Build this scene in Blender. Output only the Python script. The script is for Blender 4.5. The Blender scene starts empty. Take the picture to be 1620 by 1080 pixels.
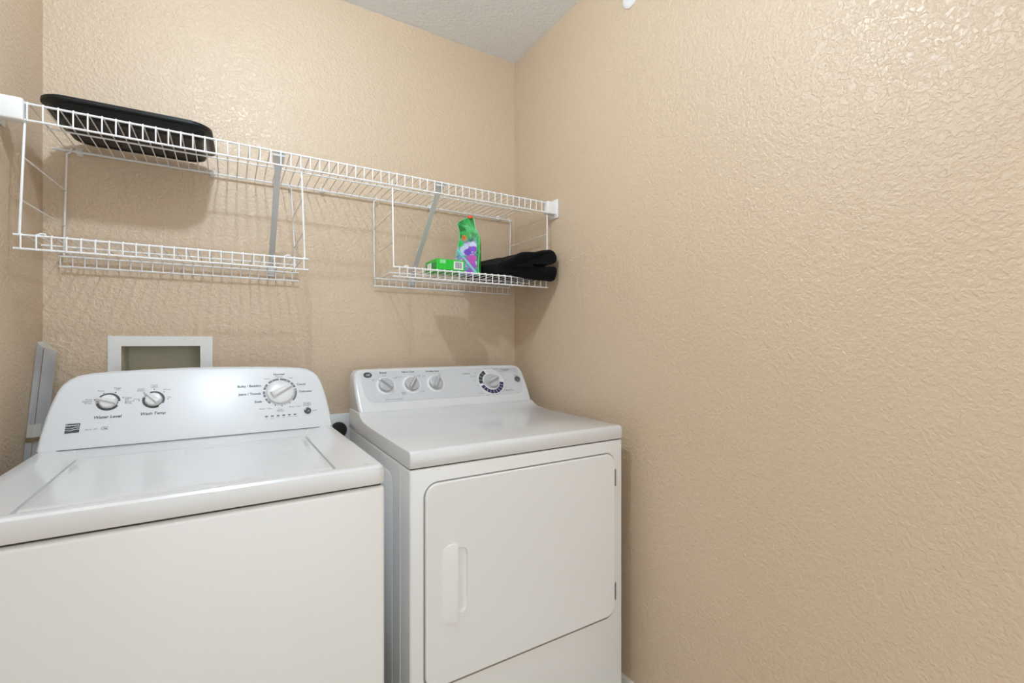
import bpy, bmesh, math, random
from mathutils import Vector, Matrix, noise
random.seed(7)
PI = math.pi
scene = bpy.context.scene
COL = scene.collection

# ------------------------------------------------------------------ camera, world, light, exposure
cam_d = bpy.data.cameras.new('camera')
cam_d.sensor_width = 36.0
cam_d.lens = 735.0 / 1620.0 * 36.0
cam_d.clip_start = 0.02
cam = bpy.data.objects.new('camera', cam_d)
COL.objects.link(cam)
cam.location = (0, 0, 1.175)
cam.rotation_euler = (PI / 2, 0, -math.radians(31.4))
scene.camera = cam

world = bpy.data.worlds.new('world')
scene.world = world
world.use_nodes = True
wbg = world.node_tree.nodes['Background']
wbg.inputs['Color'].default_value = (0.90, 0.955, 0.985, 1)     # daylight of the hall outside the doorway
wbg.inputs['Strength'].default_value = 1.85

LAMP_POS = (0.035, 0.71, 2.44)
LAMP_STRENGTH = 725.0

vs = scene.view_settings
vs.view_transform = 'Standard'
vs.look = 'None'
vs.gamma = 1.0
vs.use_curve_mapping = False
vs.exposure = 0.04

# ------------------------------------------------------------------ materials
MATS = {}

def mat(name, color, rough=0.5, spec=0.5, metal=0.0, bump=None, coat=0.0, sheen=0.0, var=0.0, var_scale=6.0, trans=0.0):
    """bump = (scale, detail, distance, strength, low, high)"""
    m = bpy.data.materials.new(name)
    m.use_nodes = True
    nt = m.node_tree
    b = nt.nodes['Principled BSDF']
    b.inputs['Base Color'].default_value = (*color, 1)
    b.inputs['Roughness'].default_value = rough
    b.inputs['Specular IOR Level'].default_value = spec
    b.inputs['Metallic'].default_value = metal
    b.inputs['Coat Weight'].default_value = coat
    b.inputs['Coat Roughness'].default_value = 0.08
    b.inputs['Sheen Weight'].default_value = sheen
    b.inputs['Transmission Weight'].default_value = trans
    tc = nt.nodes.new('ShaderNodeTexCoord')
    if var:
        n = nt.nodes.new('ShaderNodeTexNoise'); n.inputs['Scale'].default_value = var_scale; n.inputs['Detail'].default_value = 3
        nt.links.new(tc.outputs['Object'], n.inputs['Vector'])
        r = nt.nodes.new('ShaderNodeValToRGB')
        r.color_ramp.elements[0].position = 0.3; r.color_ramp.elements[1].position = 0.7
        r.color_ramp.elements[0].color = (*[c * (1 - var) for c in color], 1)
        r.color_ramp.elements[1].color = (*[min(1, c * (1 + var)) for c in color], 1)
        nt.links.new(n.outputs['Fac'], r.inputs['Fac'])
        nt.links.new(r.outputs['Color'], b.inputs['Base Color'])
    if bump:
        sc_, det, dist, stren, lo, hi = bump
        n = nt.nodes.new('ShaderNodeTexNoise'); n.inputs['Scale'].default_value = sc_; n.inputs['Detail'].default_value = det
        n.inputs['Distortion'].default_value = 0.4
        nt.links.new(tc.outputs['Object'], n.inputs['Vector'])
        mr = nt.nodes.new('ShaderNodeMapRange'); mr.interpolation_type = 'SMOOTHSTEP'
        mr.inputs['From Min'].default_value = lo; mr.inputs['From Max'].default_value = hi
        nt.links.new(n.outputs['Fac'], mr.inputs['Value'])
        bp = nt.nodes.new('ShaderNodeBump'); bp.inputs['Distance'].default_value = dist; bp.inputs['Strength'].default_value = stren
        nt.links.new(mr.outputs['Result'], bp.inputs['Height'])
        nt.links.new(bp.outputs['Normal'], b.inputs['Normal'])
    MATS[name] = m
    return m

mat('wall_paint', (0.645, 0.50, 0.355), rough=0.40, spec=0.8, bump=(112, 4, 0.0024, 0.46, 0.36, 0.66), var=0.015, var_scale=2.0)
mat('ceiling_paint', (0.84, 0.87, 0.90), rough=0.9, spec=0.2, bump=(80, 3, 0.003, 0.5, 0.35, 0.7))
mat('floor_tile', (0.62, 0.54, 0.45), rough=0.45, var=0.08, var_scale=9)
mat('trim_paint', (0.80, 0.78, 0.74), rough=0.4)
mat('enamel_dimmed', (0.70, 0.705, 0.715), rough=0.16, spec=0.5, coat=0.25)  # same white as the fronts, darkened to offset lamplight on the tops
mat('enamel_front', (0.79, 0.79, 0.785), rough=0.30, spec=0.5)  # lighter copy of that white for the less lit fronts
mat('console_plastic', (0.70, 0.71, 0.73), rough=0.30, spec=0.5)
mat('dryer_panel', (0.60, 0.61, 0.635), rough=0.35)
mat('white_plastic', (0.82, 0.82, 0.81), rough=0.35)
mat('knob_white', (0.74, 0.745, 0.755), rough=0.28)
mat('knob_grey', (0.46, 0.465, 0.48), rough=0.38)
mat('ring_white', (0.80, 0.80, 0.81), rough=0.4)
mat('ring_pale', (0.68, 0.68, 0.72), rough=0.4)
mat('ink_dark', (0.045, 0.047, 0.055), rough=0.5)
mat('ink_grey', (0.16, 0.165, 0.18), rough=0.5)
mat('ink_navy', (0.03, 0.025, 0.085), rough=0.5)
mat('ink_light', (0.78, 0.78, 0.80), rough=0.5)
mat('button_dark', (0.07, 0.075, 0.085), rough=0.25)
mat('button_grey', (0.10, 0.105, 0.12), rough=0.3)
mat('gap_dark', (0.05, 0.045, 0.035), rough=0.8)
mat('wire_white', (0.83, 0.83, 0.84), rough=0.32, spec=0.5)
mat('brace_grey', (0.60, 0.605, 0.615), rough=0.4)
mat('tray_black', (0.007, 0.0085, 0.0095), rough=0.36, spec=0.32)
mat('fleece_black', (0.0045, 0.005, 0.006), rough=0.9, spec=0.12, sheen=0.03, bump=(300, 3, 0.0015, 0.5, 0.3, 0.7))
mat('carton_green', (0.018, 0.50, 0.035), rough=0.4)
mat('carton_dark_green', (0.012, 0.27, 0.045), rough=0.4)
mat('carton_white', (0.80, 0.82, 0.80), rough=0.5)
mat('seam_green', (0.25, 0.72, 0.30), rough=0.3)
mat('cap_red', (0.80, 0.07, 0.025), rough=0.35)
mat('recess_plastic_shaded', (0.62, 0.60, 0.47), rough=0.6)  # unfinished plastic, with the shade inside the recess mixed into the colour
mat('hinge_metal', (0.33, 0.32, 0.30), rough=0.35, metal=0.7)
mat('outlet_black', (0.012, 0.012, 0.013), rough=0.35)
mat('sheet_metal', (0.70, 0.70, 0.72), rough=0.35, var=0.04, var_scale=14)
mat('sheet_inside', (0.52, 0.49, 0.40), rough=0.6)
mat('tape_clear', (0.55, 0.53, 0.50), rough=0.3)
mat('tape_brown', (0.20, 0.14, 0.07), rough=0.6)
mat('fitting_grey', (0.25, 0.26, 0.28), rough=0.3, metal=0.6)
mat('door_paint', (0.74, 0.73, 0.70), rough=0.45)

def pouch_material():
    m = bpy.data.materials.new('pouch_print'); m.use_nodes = True
    nt = m.node_tree; b = nt.nodes['Principled BSDF']
    b.inputs['Roughness'].default_value = 0.22
    tc = nt.nodes.new('ShaderNodeTexCoord')
    sep = nt.nodes.new('ShaderNodeSeparateXYZ'); nt.links.new(tc.outputs['Object'], sep.inputs['Vector'])
    def ramp(src, stops, interp='LINEAR'):
        r = nt.nodes.new('ShaderNodeValToRGB'); r.color_ramp.interpolation = interp
        e = r.color_ramp.elements
        while len(e) < len(stops): e.new(0.5)
        for k, (p, c) in enumerate(stops): e[k].position = p; e[k].color = (*c, 1)
        nt.links.new(src, r.inputs['Fac']); return r.outputs['Color']
    def noise_(scale, det=2, dist=0.0, off=(0, 0, 0)):
        mp = nt.nodes.new('ShaderNodeMapping'); mp.inputs['Location'].default_value = off
        nt.links.new(tc.outputs['Object'], mp.inputs['Vector'])
        n = nt.nodes.new('ShaderNodeTexNoise'); n.inputs['Scale'].default_value = scale; n.inputs['Detail'].default_value = det
        n.inputs['Distortion'].default_value = dist
        nt.links.new(mp.outputs['Vector'], n.inputs['Vector']); return n.outputs['Fac']
    def mix(f, a, c):
        x = nt.nodes.new('ShaderNodeMix'); x.data_type = 'RGBA'
        nt.links.new(f, x.inputs[0]); nt.links.new(a, x.inputs[6]); nt.links.new(c, x.inputs[7]); return x.outputs[2]
    green = ramp(noise_(30, 2, 1.0), [(0.35, (0.008, 0.17, 0.035)), (0.5, (0.012, 0.36, 0.06)), (0.66, (0.10, 0.58, 0.20))])
    flowers = ramp(noise_(24, 3, 1.6, (0.3, 0.1, 0.7)), [(0.30, (0.02, 0.20, 0.07)), (0.42, (0.05, 0.36, 0.16)), (0.48, (0.16, 0.08, 0.42)),
                   (0.53, (0.62, 0.66, 0.80)), (0.58, (0.24, 0.09, 0.50)), (0.66, (0.12, 0.45, 0.38)), (0.76, (0.03, 0.28, 0.08))])
    cmb0 = nt.nodes.new('ShaderNodeCombineXYZ')
    nt.links.new(sep.outputs['X'], cmb0.inputs['X']); nt.links.new(sep.outputs['Z'], cmb0.inputs['Z'])
    def const(c_):
        n = nt.nodes.new('ShaderNodeRGB'); n.outputs[0].default_value = (*c_, 1); return n.outputs[0]
    def blob(base, cx, cz, r, col, wob=0.03, sc=45):
        d = nt.nodes.new('ShaderNodeVectorMath'); d.operation = 'DISTANCE'; nt.links.new(cmb0.outputs[0], d.inputs[0]); d.inputs[1].default_value = (cx, 0, cz)
        ma = nt.nodes.new('ShaderNodeMath'); ma.operation = 'MULTIPLY_ADD'; nt.links.new(noise_(sc, 3, 0.8, (cx * 9, 0, cz * 7)), ma.inputs[0]); ma.inputs[1].default_value = wob; nt.links.new(d.outputs['Value'], ma.inputs[2])
        f = ramp(ma.outputs[0], [(r + wob * 0.5, (1, 1, 1)), (r + wob * 0.5 + 0.003, (0, 0, 0))])
        return mix(f, base, const(col))
    for args in ((0.018, 0.118, 0.012, (0.02, 0.50, 0.10)), (0.040, 0.095, 0.020, (0.52, 0.60, 0.78)), (0.070, 0.112, 0.013, (0.60, 0.62, 0.82)), (0.050, 0.088, 0.015, (0.13, 0.05, 0.46)), (0.072, 0.100, 0.010, (0.22, 0.08, 0.52)),
                 (0.066, 0.058, 0.017, (0.46, 0.07, 0.40)), (0.070, 0.030, 0.014, (0.32, 0.08, 0.46)), (0.040, 0.055, 0.010, (0.38, 0.06, 0.36)), (0.055, 0.010, 0.012, (0.30, 0.10, 0.48)), (0.062, 0.138, 0.010, (0.015, 0.10, 0.08))):
        flowers = blob(flowers, *args)
    dp = nt.nodes.new('ShaderNodeVectorMath'); dp.operation = 'DOT_PRODUCT'; nt.links.new(cmb0.outputs[0], dp.inputs[0]); dp.inputs[1].default_value = (0.78, 0, 0.63)
    st = ramp(dp.outputs['Value'], [(0.066, (0, 0, 0)), (0.0665, (1, 1, 1)), (0.071, (1, 1, 1)), (0.0715, (0, 0, 0))])
    flowers = mix(st, flowers, const((0.16, 0.62, 0.60)))
    # printed flower field: lower two thirds of the pouch front, ragged upper edge
    nz = noise_(26, 2, 0.5)
    madd = nt.nodes.new('ShaderNodeMath'); madd.operation = 'MULTIPLY_ADD'
    nt.links.new(nz, madd.inputs[0]); madd.inputs[1].default_value = 0.10; nt.links.new(sep.outputs['Z'], madd.inputs[2])
    f1 = ramp(madd.outputs[0], [(0.180, (1, 1, 1)), (0.192, (0, 0, 0))])
    mx = nt.nodes.new('ShaderNodeMath'); mx.operation = 'LESS_THAN'; nt.links.new(sep.outputs['X'], mx.inputs[0]); mx.inputs[1].default_value = 0.084
    mm = nt.nodes.new('ShaderNodeMath'); mm.operation = 'MULTIPLY'; nt.links.new(f1, mm.inputs[0]); nt.links.new(mx.outputs[0], mm.inputs[1])
    c = mix(mm.outputs[0], green, flowers)
    # brown-orange picture patch in the middle
    vec = nt.nodes.new('ShaderNodeVectorMath'); vec.operation = 'DISTANCE'
    cmb = nt.nodes.new('ShaderNodeCombineXYZ')
    nt.links.new(sep.outputs['X'], cmb.inputs['X']); nt.links.new(sep.outputs['Z'], cmb.inputs['Z'])
    nt.links.new(cmb.outputs[0], vec.inputs[0]); vec.inputs[1].default_value = (0.036, 0, 0.140)
    pn = nt.nodes.new('ShaderNodeMath'); pn.operation = 'MULTIPLY_ADD'; nt.links.new(noise_(90, 2), pn.inputs[0]); pn.inputs[1].default_value = 0.016
    nt.links.new(vec.outputs['Value'], pn.inputs[2])
    f2 = ramp(pn.outputs[0], [(0.017, (1, 1, 1)), (0.020, (0, 0, 0))])
    orange = ramp(noise_(120, 2), [(0.4, (0.30, 0.07, 0.015)), (0.6, (0.62, 0.20, 0.03))])
    c = mix(f2, c, orange)
    nt.links.new(c, b.inputs['Base Color'])
    MATS['pouch_print'] = m
pouch_material()

def emission_mat(name, color, strength):
    m = bpy.data.materials.new(name); m.use_nodes = True
    nt = m.node_tree; nt.nodes.clear()
    o = nt.nodes.new('ShaderNodeOutputMaterial'); e = nt.nodes.new('ShaderNodeEmission')
    e.inputs['Color'].default_value = (*color, 1); e.inputs['Strength'].default_value = strength
    nt.links.new(e.outputs[0], o.inputs[0]); MATS[name] = m
emission_mat('lamp_glass', (0.79, 0.945, 1.085), LAMP_STRENGTH)

# ------------------------------------------------------------------ mesh helpers
def mesh_of(bm, name, smooth=True, angle=35):
    me = bpy.data.meshes.new(name)
    bmesh.ops.recalc_face_normals(bm, faces=bm.faces)
    bm.to_mesh(me); bm.free()
    if smooth:
        me.shade_smooth(); me.set_sharp_from_angle(angle=math.radians(angle))
    return me

def obj(name, bm, material, parent=None, off=None, smooth=True, angle=35, loc=None, label=None):
    if off is not None:
        bmesh.ops.translate(bm, verts=bm.verts, vec=-Vector(off))
    me = mesh_of(bm, name, smooth, angle)
    me.materials.append(MATS[material])
    o = bpy.data.objects.new(name, me); COL.objects.link(o)
    if parent: o.parent = parent
    if loc: o.location = loc
    if label: o['label'] = label
    return o

def share(name, me, parent, loc=(0, 0, 0), rot=(0, 0, 0)):
    o = bpy.data.objects.new(name, me); COL.objects.link(o)
    o.parent = parent; o.location = loc; o.rotation_euler = rot
    return o

def thing(name, label, cat, loc=(0, 0, 0), rotz=0.0, group=None):
    o = bpy.data.objects.new(name, None); COL.objects.link(o)
    o.empty_display_size = 0.05
    o.location = loc; o.rotation_euler = (0, 0, rotz)
    o['label'] = label; o['category'] = cat
    if group: o['group'] = group
    return o

def structure(o, label=None):
    o['kind'] = 'structure'
    if label: o['label'] = label
    return o

def nb(): return bmesh.new()

def box(bm, x0, x1, y0, y1, z0, z1, bevel=0.0, seg=2):
    vs_ = [bm.verts.new(p) for p in ((x0, y0, z0), (x1, y0, z0), (x1, y1, z0), (x0, y1, z0), (x0, y0, z1), (x1, y0, z1), (x1, y1, z1), (x0, y1, z1))]
    fs = [bm.faces.new([vs_[i] for i in q]) for q in ((0, 3, 2, 1), (4, 5, 6, 7), (0, 1, 5, 4), (1, 2, 6, 5), (2, 3, 7, 6), (3, 0, 4, 7))]
    if bevel:
        es = list({e for f in fs for e in f.edges})
        bmesh.ops.bevel(bm, geom=es, offset=bevel, segments=seg, profile=0.5, affect='EDGES')
    return bm

def tube(bm, pts, r, n=8, cap=True):
    pts = [Vector(p) for p in pts]
    rings = []
    t0 = (pts[1] - pts[0]).normalized()
    up = Vector((0, 0, 1)) if abs(t0.z) < 0.9 else Vector((1, 0, 0))
    nrm = (up - t0 * up.dot(t0)).normalized()
    for i, p in enumerate(pts):
        if i == 0: t = (pts[1] - p).normalized(); k = 1
        elif i == len(pts) - 1: t = (p - pts[i - 1]).normalized(); k = 1
        else:
            a = (p - pts[i - 1]).normalized(); c = (pts[i + 1] - p).normalized()
            t = (a + c).normalized(); k = 1 / max(0.5, math.cos(a.angle(c) / 2))
        nrm = (nrm - t * nrm.dot(t)).normalized()
        bi = t.cross(nrm)
        rr = r[i] if isinstance(r, (list, tuple)) else r
        rings.append([bm.verts.new(p + (nrm * math.cos(2 * PI * j / n) + bi * math.sin(2 * PI * j / n)) * rr) for j in range(n)])
    for a, c in zip(rings, rings[1:]):
        for j in range(n):
            bm.faces.new((a[j], a[(j + 1) % n], c[(j + 1) % n], c[j]))
    if cap:
        bm.faces.new(rings[0][::-1]); bm.faces.new(rings[-1])
    return bm

def lathe(bm, prof, n=32, M=None):
    """prof: list of (radius, height); axis = +z"""
    rings = []
    for r, z in prof:
        if r < 1e-6: rings.append([bm.verts.new((0, 0, z))])
        else: rings.append([bm.verts.new((r * math.cos(2 * PI * j / n), r * math.sin(2 * PI * j / n), z)) for j in range(n)])
    for a, c in zip(rings, rings[1:]):
        for j in range(n):
            q = []
            q.append(a[j % len(a)])
            if len(a) > 1: q.append(a[(j + 1) % n])
            if len(c) > 1: q.append(c[(j + 1) % n])
            q.append(c[j % len(c)])
            if len(q) >= 3: bm.faces.new(q)
    if M is not None: bmesh.ops.transform(bm, matrix=M, verts=bm.verts)
    return bm

def rrect(w, h, r, n=6, cx=0.0, cy=0.0):
    """counter-clockwise rounded rectangle; r single or 4 radii (br, tr, tl, bl)"""
    rs = r if isinstance(r, (list, tuple)) else [r] * 4
    out = []
    for (sx, sy, a0), rr in zip(((1, -1, -PI / 2), (1, 1, 0), (-1, 1, PI / 2), (-1, -1, PI)), rs):
        ccx, ccy = cx + sx * (w / 2 - rr), cy + sy * (h / 2 - rr)
        for k in range(n + 1):
            a = a0 + PI / 2 * k / n
            out.append((ccx + rr * math.cos(a), ccy + rr * math.sin(a)))
    return out

def loft(bm, loops, cap0=True, cap1=True):
    """loops: list of equal-length closed loops of 3D points"""
    rs = [[bm.verts.new(p) for p in L] for L in loops]
    n = len(rs[0])
    for a, c in zip(rs, rs[1:]):
        for j in range(n):
            bm.faces.new((a[j], a[(j + 1) % n], c[(j + 1) % n], c[j]))
    if cap0: bm.faces.new(rs[0][::-1])
    if cap1: bm.faces.new(rs[-1])
    return bm

def holed(bm, outer, inner, f, d0, d1):
    """slab with a hole; outer/inner 2D loops, f(a,b,d) -> 3D"""
    for d in (d0, d1):
        es = []
        for L in (outer, inner):
            v = [bm.verts.new(f(a, b, d)) for a, b in L]
            es += [bm.edges.new((v[i], v[(i + 1) % len(v)])) for i in range(len(v))]
        bmesh.ops.triangle_fill(bm, use_beauty=True, edges=es)
    for L in (outer, inner):
        n = len(L)
        for i in range(n):
            a, b = L[i], L[(i + 1) % n]
            bm.faces.new([bm.verts.new(f(*a, d0)), bm.verts.new(f(*b, d0)), bm.verts.new(f(*b, d1)), bm.verts.new(f(*a, d1))])
    bmesh.ops.remove_doubles(bm, verts=bm.verts, dist=1e-6)
    return bm

def catmull(pts, n, closed=True):
    out = []; m = len(pts)
    for i in range(m if closed else m - 1):
        p = [Vector(pts[(i + k) % m if closed else min(max(i + k, 0), m - 1)]) for k in (-1, 0, 1, 2)]
        for j in range(n):
            t = j / n
            out.append(0.5 * ((2 * p[1]) + (-p[0] + p[2]) * t + (2 * p[0] - 5 * p[1] + 4 * p[2] - p[3]) * t * t + (-p[0] + 3 * p[1] - 3 * p[2] + p[3]) * t ** 3))
    return out

# ------------------------------------------------------------------ the room
XL, XR, YB, YF, ZC = -0.445, 1.112, 1.80, -0.60, 2.44
T = 0.12
bx0, bx1, bz0, bz1 = -0.280, -0.070, 0.965, 1.1665       # hole for the recessed supply box

bm = box(nb(), XL - T, XR + T, YF - 2.2, YB + T, -0.06, 0.0)
structure(obj('floor', bm, 'floor_tile', smooth=False))
bm = box(nb(), XL - T, XR + T, YF - T, YB + T, ZC, ZC + 0.06)
structure(obj('ceiling', bm, 'ceiling_paint', smooth=False))
bm = box(nb(), XL - T, XL, YF - T, YB + T, 0, ZC)
structure(obj('wall_left', bm, 'wall_paint', smooth=False))
bm = box(nb(), XR, XR + T, YF - T, YB + T, 0, ZC)
structure(obj('wall_right', bm, 'wall_paint', smooth=False))
bm = holed(nb(), [(XL, 0), (XR, 0), (XR, ZC), (XL, ZC)], [(bx0, bz0), (bx1, bz0), (bx1, bz1), (bx0, bz1)], lambda a, b, d: (a, d, b), YB, YB + T)
structure(obj('wall_back', bm, 'wall_paint', smooth=False))
# wall behind the camera with an open doorway to the hall
dx0, dx1, dz1 = -0.38, 1.045, 2.10
bm = nb()
box(bm, XL, dx0, YF - T, YF, 0, ZC); box(bm, dx1, XR, YF - T, YF, 0, ZC); box(bm, dx0, dx1, YF - T, YF, dz1, ZC)
structure(obj('wall_front', bm, 'wall_paint', smooth=False))
bm = nb()
box(bm, dx0 - 0.06, dx0, YF, YF + 0.015, 0, dz1 + 0.06, 0.003); box(bm, dx1, dx1 + 0.06, YF, YF + 0.015, 0, dz1 + 0.06, 0.003)
box(bm, dx0 - 0.06, dx1 + 0.06, YF, YF + 0.015, dz1, dz1 + 0.06, 0.003)
structure(obj('trim_1', bm, 'trim_paint'))

def baseboard(name, pts):
    bm = nb(); (xa, ya), (xb, yb), (nx, ny) = pts
    prof = [(0, 0.0), (0.013, 0.0), (0.013, 0.066), (0.010, 0.074), (0.004, 0.079), (0, 0.080)]
    loops = []
    for (x, y) in ((xa, ya), (xb, yb)):
        loops.append([(x + nx * d, y + ny * d, z) for d, z in prof])
    loft(bm, loops)
    structure(obj(name, bm, 'trim_paint', angle=25))
baseboard('baseboard_right', ((XR, YF), (XR, YB - 0.014), (-1, 0)))
baseboard('baseboard_back', ((XL + 0.014, YB), (XR - 0.014, YB), (0, -1)))
baseboard('baseboard_left', ((XL, YF), (XL, YB - 0.014), (1, 0)))

# ceiling lamp (above, out of the picture)
L = Vector(LAMP_POS)
t = thing('ceiling_light', 'ceiling light with a small bare frosted bulb on a white base', 'lamp', L)
obj('base', lathe(nb(), [(0, 0), (0.065, 0), (0.065, -0.012), (0.045, -0.022), (0.028, -0.026), (0.020, -0.044), (0, -0.044)], 32), 'white_plastic', t)
prof = [(0.032 * math.sin(PI * k / 14), -0.075 + 0.032 * math.cos(PI * k / 14)) for k in range(15)]
obj('bulb', lathe(nb(), [(0, prof[0][1])] + prof[1:-1] + [(0, prof[-1][1])], 28), 'lamp_glass', t)

# small round fitting high on the right wall
t = thing('wall_fitting', 'small white round fitting with grey centre high on the right wall', 'wall fitting', (XR, 1.081, 2.290))
Mx = Matrix.Rotation(-PI / 2, 4, 'Y')
obj('escutcheon', lathe(nb(), [(0, 0.0002), (0.036, 0.0002), (0.0355, 0.004), (0.030, 0.009), (0.020, 0.012), (0.0, 0.012)], 32, Mx), 'white_plastic', t)
obj('centre', lathe(nb(), [(0, 0.0122), (0.0115, 0.0122), (0.0105, 0.020), (0.007, 0.023), (0, 0.024)], 20, Mx), 'fitting_grey', t)

# ------------------------------------------------------------------ lettering on a tilted console face
TEXTS = []
class Face:
    """console front: s to the right, u up the face, n out of it (in the machine's own frame)"""
    def __init__(self, P0, tilt):
        a = math.radians(tilt)
        self.P0 = Vector(P0); self.u = Vector((0, math.sin(a), math.cos(a))); self.n = Vector((0, -math.cos(a), math.sin(a))); self.tilt = a
    def p(self, s, u, n=0.0): return self.P0 + Vector((s, 0, 0)) + self.u * u + self.n * n
    def M(self, s, u, n=0.0, ang=0.0):
        q = self.p(s, u, n); X = Vector((1, 0, 0))
        m = Matrix((( X.x, self.u.x, self.n.x, q.x), (X.y, self.u.y, self.n.y, q.y), (X.z, self.u.z, self.n.z, q.z), (0, 0, 0, 1)))
        return m @ Matrix.Rotation(ang, 4, 'Z')

def letter(face, parent, text, s, u, size, material='ink_dark', n=0.0005, ang=0.0, bold=0.0, shear=0.0, align='CENTER', spacing=1.0, name='lettering'):
    cu = bpy.data.curves.new('lettering', 'FONT')
    cu.body = text; cu.size = size; cu.align_x = align; cu.align_y = 'CENTER'; cu.offset = bold; cu.shear = shear
    cu.space_character = spacing; cu.space_line = 0.75; cu.resolution_u = 3
    tmp = bpy.data.objects.new('tmp', cu); COL.objects.link(tmp)
    TEXTS.append((tmp, face.M(s, u, n, ang), parent, material, name))

def flush_texts():
    dg = bpy.context.evaluated_depsgraph_get()
    for tmp, M_, parent, material, name in TEXTS:
        me = bpy.data.meshes.new_from_object(tmp.evaluated_get(dg))
        me.name = name; me.materials.clear(); me.materials.append(MATS[material])
        o = bpy.data.objects.new(name, me); COL.objects.link(o); o.parent = parent; o.matrix_local = M_
    for tmp, *_ in TEXTS:
        c = tmp.data; bpy.data.objects.remove(tmp); bpy.data.curves.remove(c)
    TEXTS.clear()

def arc(bm, r0, r1, a0, a1, z=0.0, n=None):
    n = n or max(2, int(abs(a1 - a0) / 6))
    prev = None
    for k in range(n + 1):
        a = math.radians(a0 + (a1 - a0) * k / n)
        cur = (bm.verts.new((r0 * math.cos(a), r0 * math.sin(a), z)), bm.verts.new((r1 * math.cos(a), r1 * math.sin(a), z)))
        if prev: bm.faces.new((prev[0], prev[1], cur[1], cur[0]))
        prev = cur
    return bm

def disc(bm, x, y, r, z=0.0, n=12):
    bm.faces.new([bm.verts.new((x + r * math.cos(2 * PI * k / n), y + r * math.sin(2 * PI * k / n), z)) for k in range(n)])
    return bm

def flat(bm, pts, z=0.0):
    bm.faces.new([bm.verts.new((x, y, z)) for x, y in pts]); return bm

def on_face(name, bm, material, face, parent, s, u, n=0.0, ang=0.0, smooth=True, label=None):
    o = obj(name, bm, material, parent, smooth=smooth, label=label)
    o.matrix_local = face.M(s, u, n, ang)
    return o

def console(name, face, outline, yback, material, parent, bevel=0.007):
    bm = nb()
    F = [bm.verts.new(face.p(s, u)) for s, u in outline]
    B = [bm.verts.new((s, yback, face.p(s, u).z)) for s, u in outline]
    n = len(F)
    ff = bm.faces.new(F)
    bm.faces.new(B[::-1])
    for i in range(n): bm.faces.new((F[i], F[(i + 1) % n], B[(i + 1) % n], B[i]))
    bmesh.ops.recalc_face_normals(bm, faces=bm.faces)
    es = [e for e in ff.edges if max(v.co.z for v in e.verts) > face.P0.z + 0.012]
    bmesh.ops.bevel(bm, geom=es, offset=bevel, segments=4, profile=0.5, affect='EDGES')
    return obj(name, bm, material, parent, angle=40)

def ridge(length_f, length_b, w, h0, h1):
    """tapered grip bar along +x on top of a knob"""
    bm = nb()
    loft(bm, [[(-length_b, -w * .8, h0), (length_f, -w * .38, h0), (length_f, w * .38, h0), (-length_b, w * .8, h0)],
              [(-length_b * .97, -w * .75, h1 * .8), (length_f * .97, -w * .32, h1 * .6 + h0 * .4), (length_f * .97, w * .32, h1 * .6 + h0 * .4), (-length_b * .97, w * .75, h1 * .8)],
              [(-length_b * .8, -w * .5, h1), (length_f * .85, -w * .2, h1 * .85), (length_f * .85, w * .2, h1 * .85), (-length_b * .8, w * .5, h1)]])
    return bm

# ------------------------------------------------------------------ washer
WR = math.radians(0.9)
washer = thing('washing_machine', 'white top-loading washing machine at the left, console with two small dials and one large dial', 'washer', (-0.046, 0.9501, 0), WR)
HW = 0.323
bm = box(nb(), -HW, HW, 0.0, 0.66, 0.035, 0.8795, 0.010, 3)
obj('cabinet', bm, 'enamel_front', washer)
bm = box(nb(), -HW + 0.008, HW - 0.008, 0.006, 0.65, 0.8790, 0.8840)
obj('seam', bm, 'gap_dark', washer, smooth=False)
for fx in (-0.28, 0.28):
    for fy in (0.05, 0.60):
        obj('foot', lathe(nb(), [(0, 0), (0.022, 0), (0.022, 0.012), (0.012, 0.016), (0.012, 0.036), (0, 0.036)], 16), 'outlet_black', washer, loc=(fx, fy, 0))

# top panel: a rounded slab whose middle is sunk for the lid, with sloping flanks
def top_panel():
    bm = nb()
    def L(w, y0, y1, r, z): return [(x, y, z) for x, y in rrect(w, y1 - y0, r, 6, 0, (y0 + y1) / 2)]
    loops = [L(2 * HW, 0.000, 0.662, 0.016, 0.8835), L(2 * HW + 0.002, -0.001, 0.662, 0.017, 0.888), L(2 * HW + 0.002, -0.001, 0.662, 0.017, 0.909),
             L(2 * HW - 0.002, 0.001, 0.660, 0.016, 0.9165), L(2 * HW - 0.010, 0.005, 0.657, 0.013, 0.9203), L(2 * HW - 0.020, 0.011, 0.654, 0.012, 0.9212)]
    loft(bm, loops, cap1=False)
    # inner flat rim, then step down to a shallow well that holds the lid
    last = [v for v in bm.verts][-len(loops[0]):]
    def ring(w, y0, y1, r, z):
        vs_ = [bm.verts.new(p) for p in L(w, y0, y1, r, z)]
        return vs_
    seq = [ring(0.585, 0.024, 0.640, 0.012, 0.9205), ring(0.566, 0.026, 0.640, 0.010, 0.9172), ring(0.4665, 0.030, 0.4195, 0.008, 0.9172),
           ring(0.4635, 0.0315, 0.4180, 0.008, 0.9120)]
    prev = last; n = len(last)
    for cur in seq:
        for j in range(n): bm.faces.new((prev[j], prev[(j + 1) % n], cur[(j + 1) % n], cur[j]))
        prev = cur
    bm.faces.new(prev)
    return bm
obj('top_panel', top_panel(), 'enamel_dimmed', washer, angle=28)
# lid with rounded edges and a slightly raised front lip
bm = nb()
def LL(ins, z): return [(x, y, z) for x, y in rrect(0.456 - 2 * ins, 0.383 - 2 * ins, 0.010, 6, 0, 0.2255)]
loft(bm, [LL(0.0, 0.9125), LL(0.0, 0.9165), LL(0.0015, 0.9190), LL(0.005, 0.9198), LL(0.020, 0.9192)])
obj('lid', bm, 'enamel_dimmed', washer, angle=28)

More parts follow.
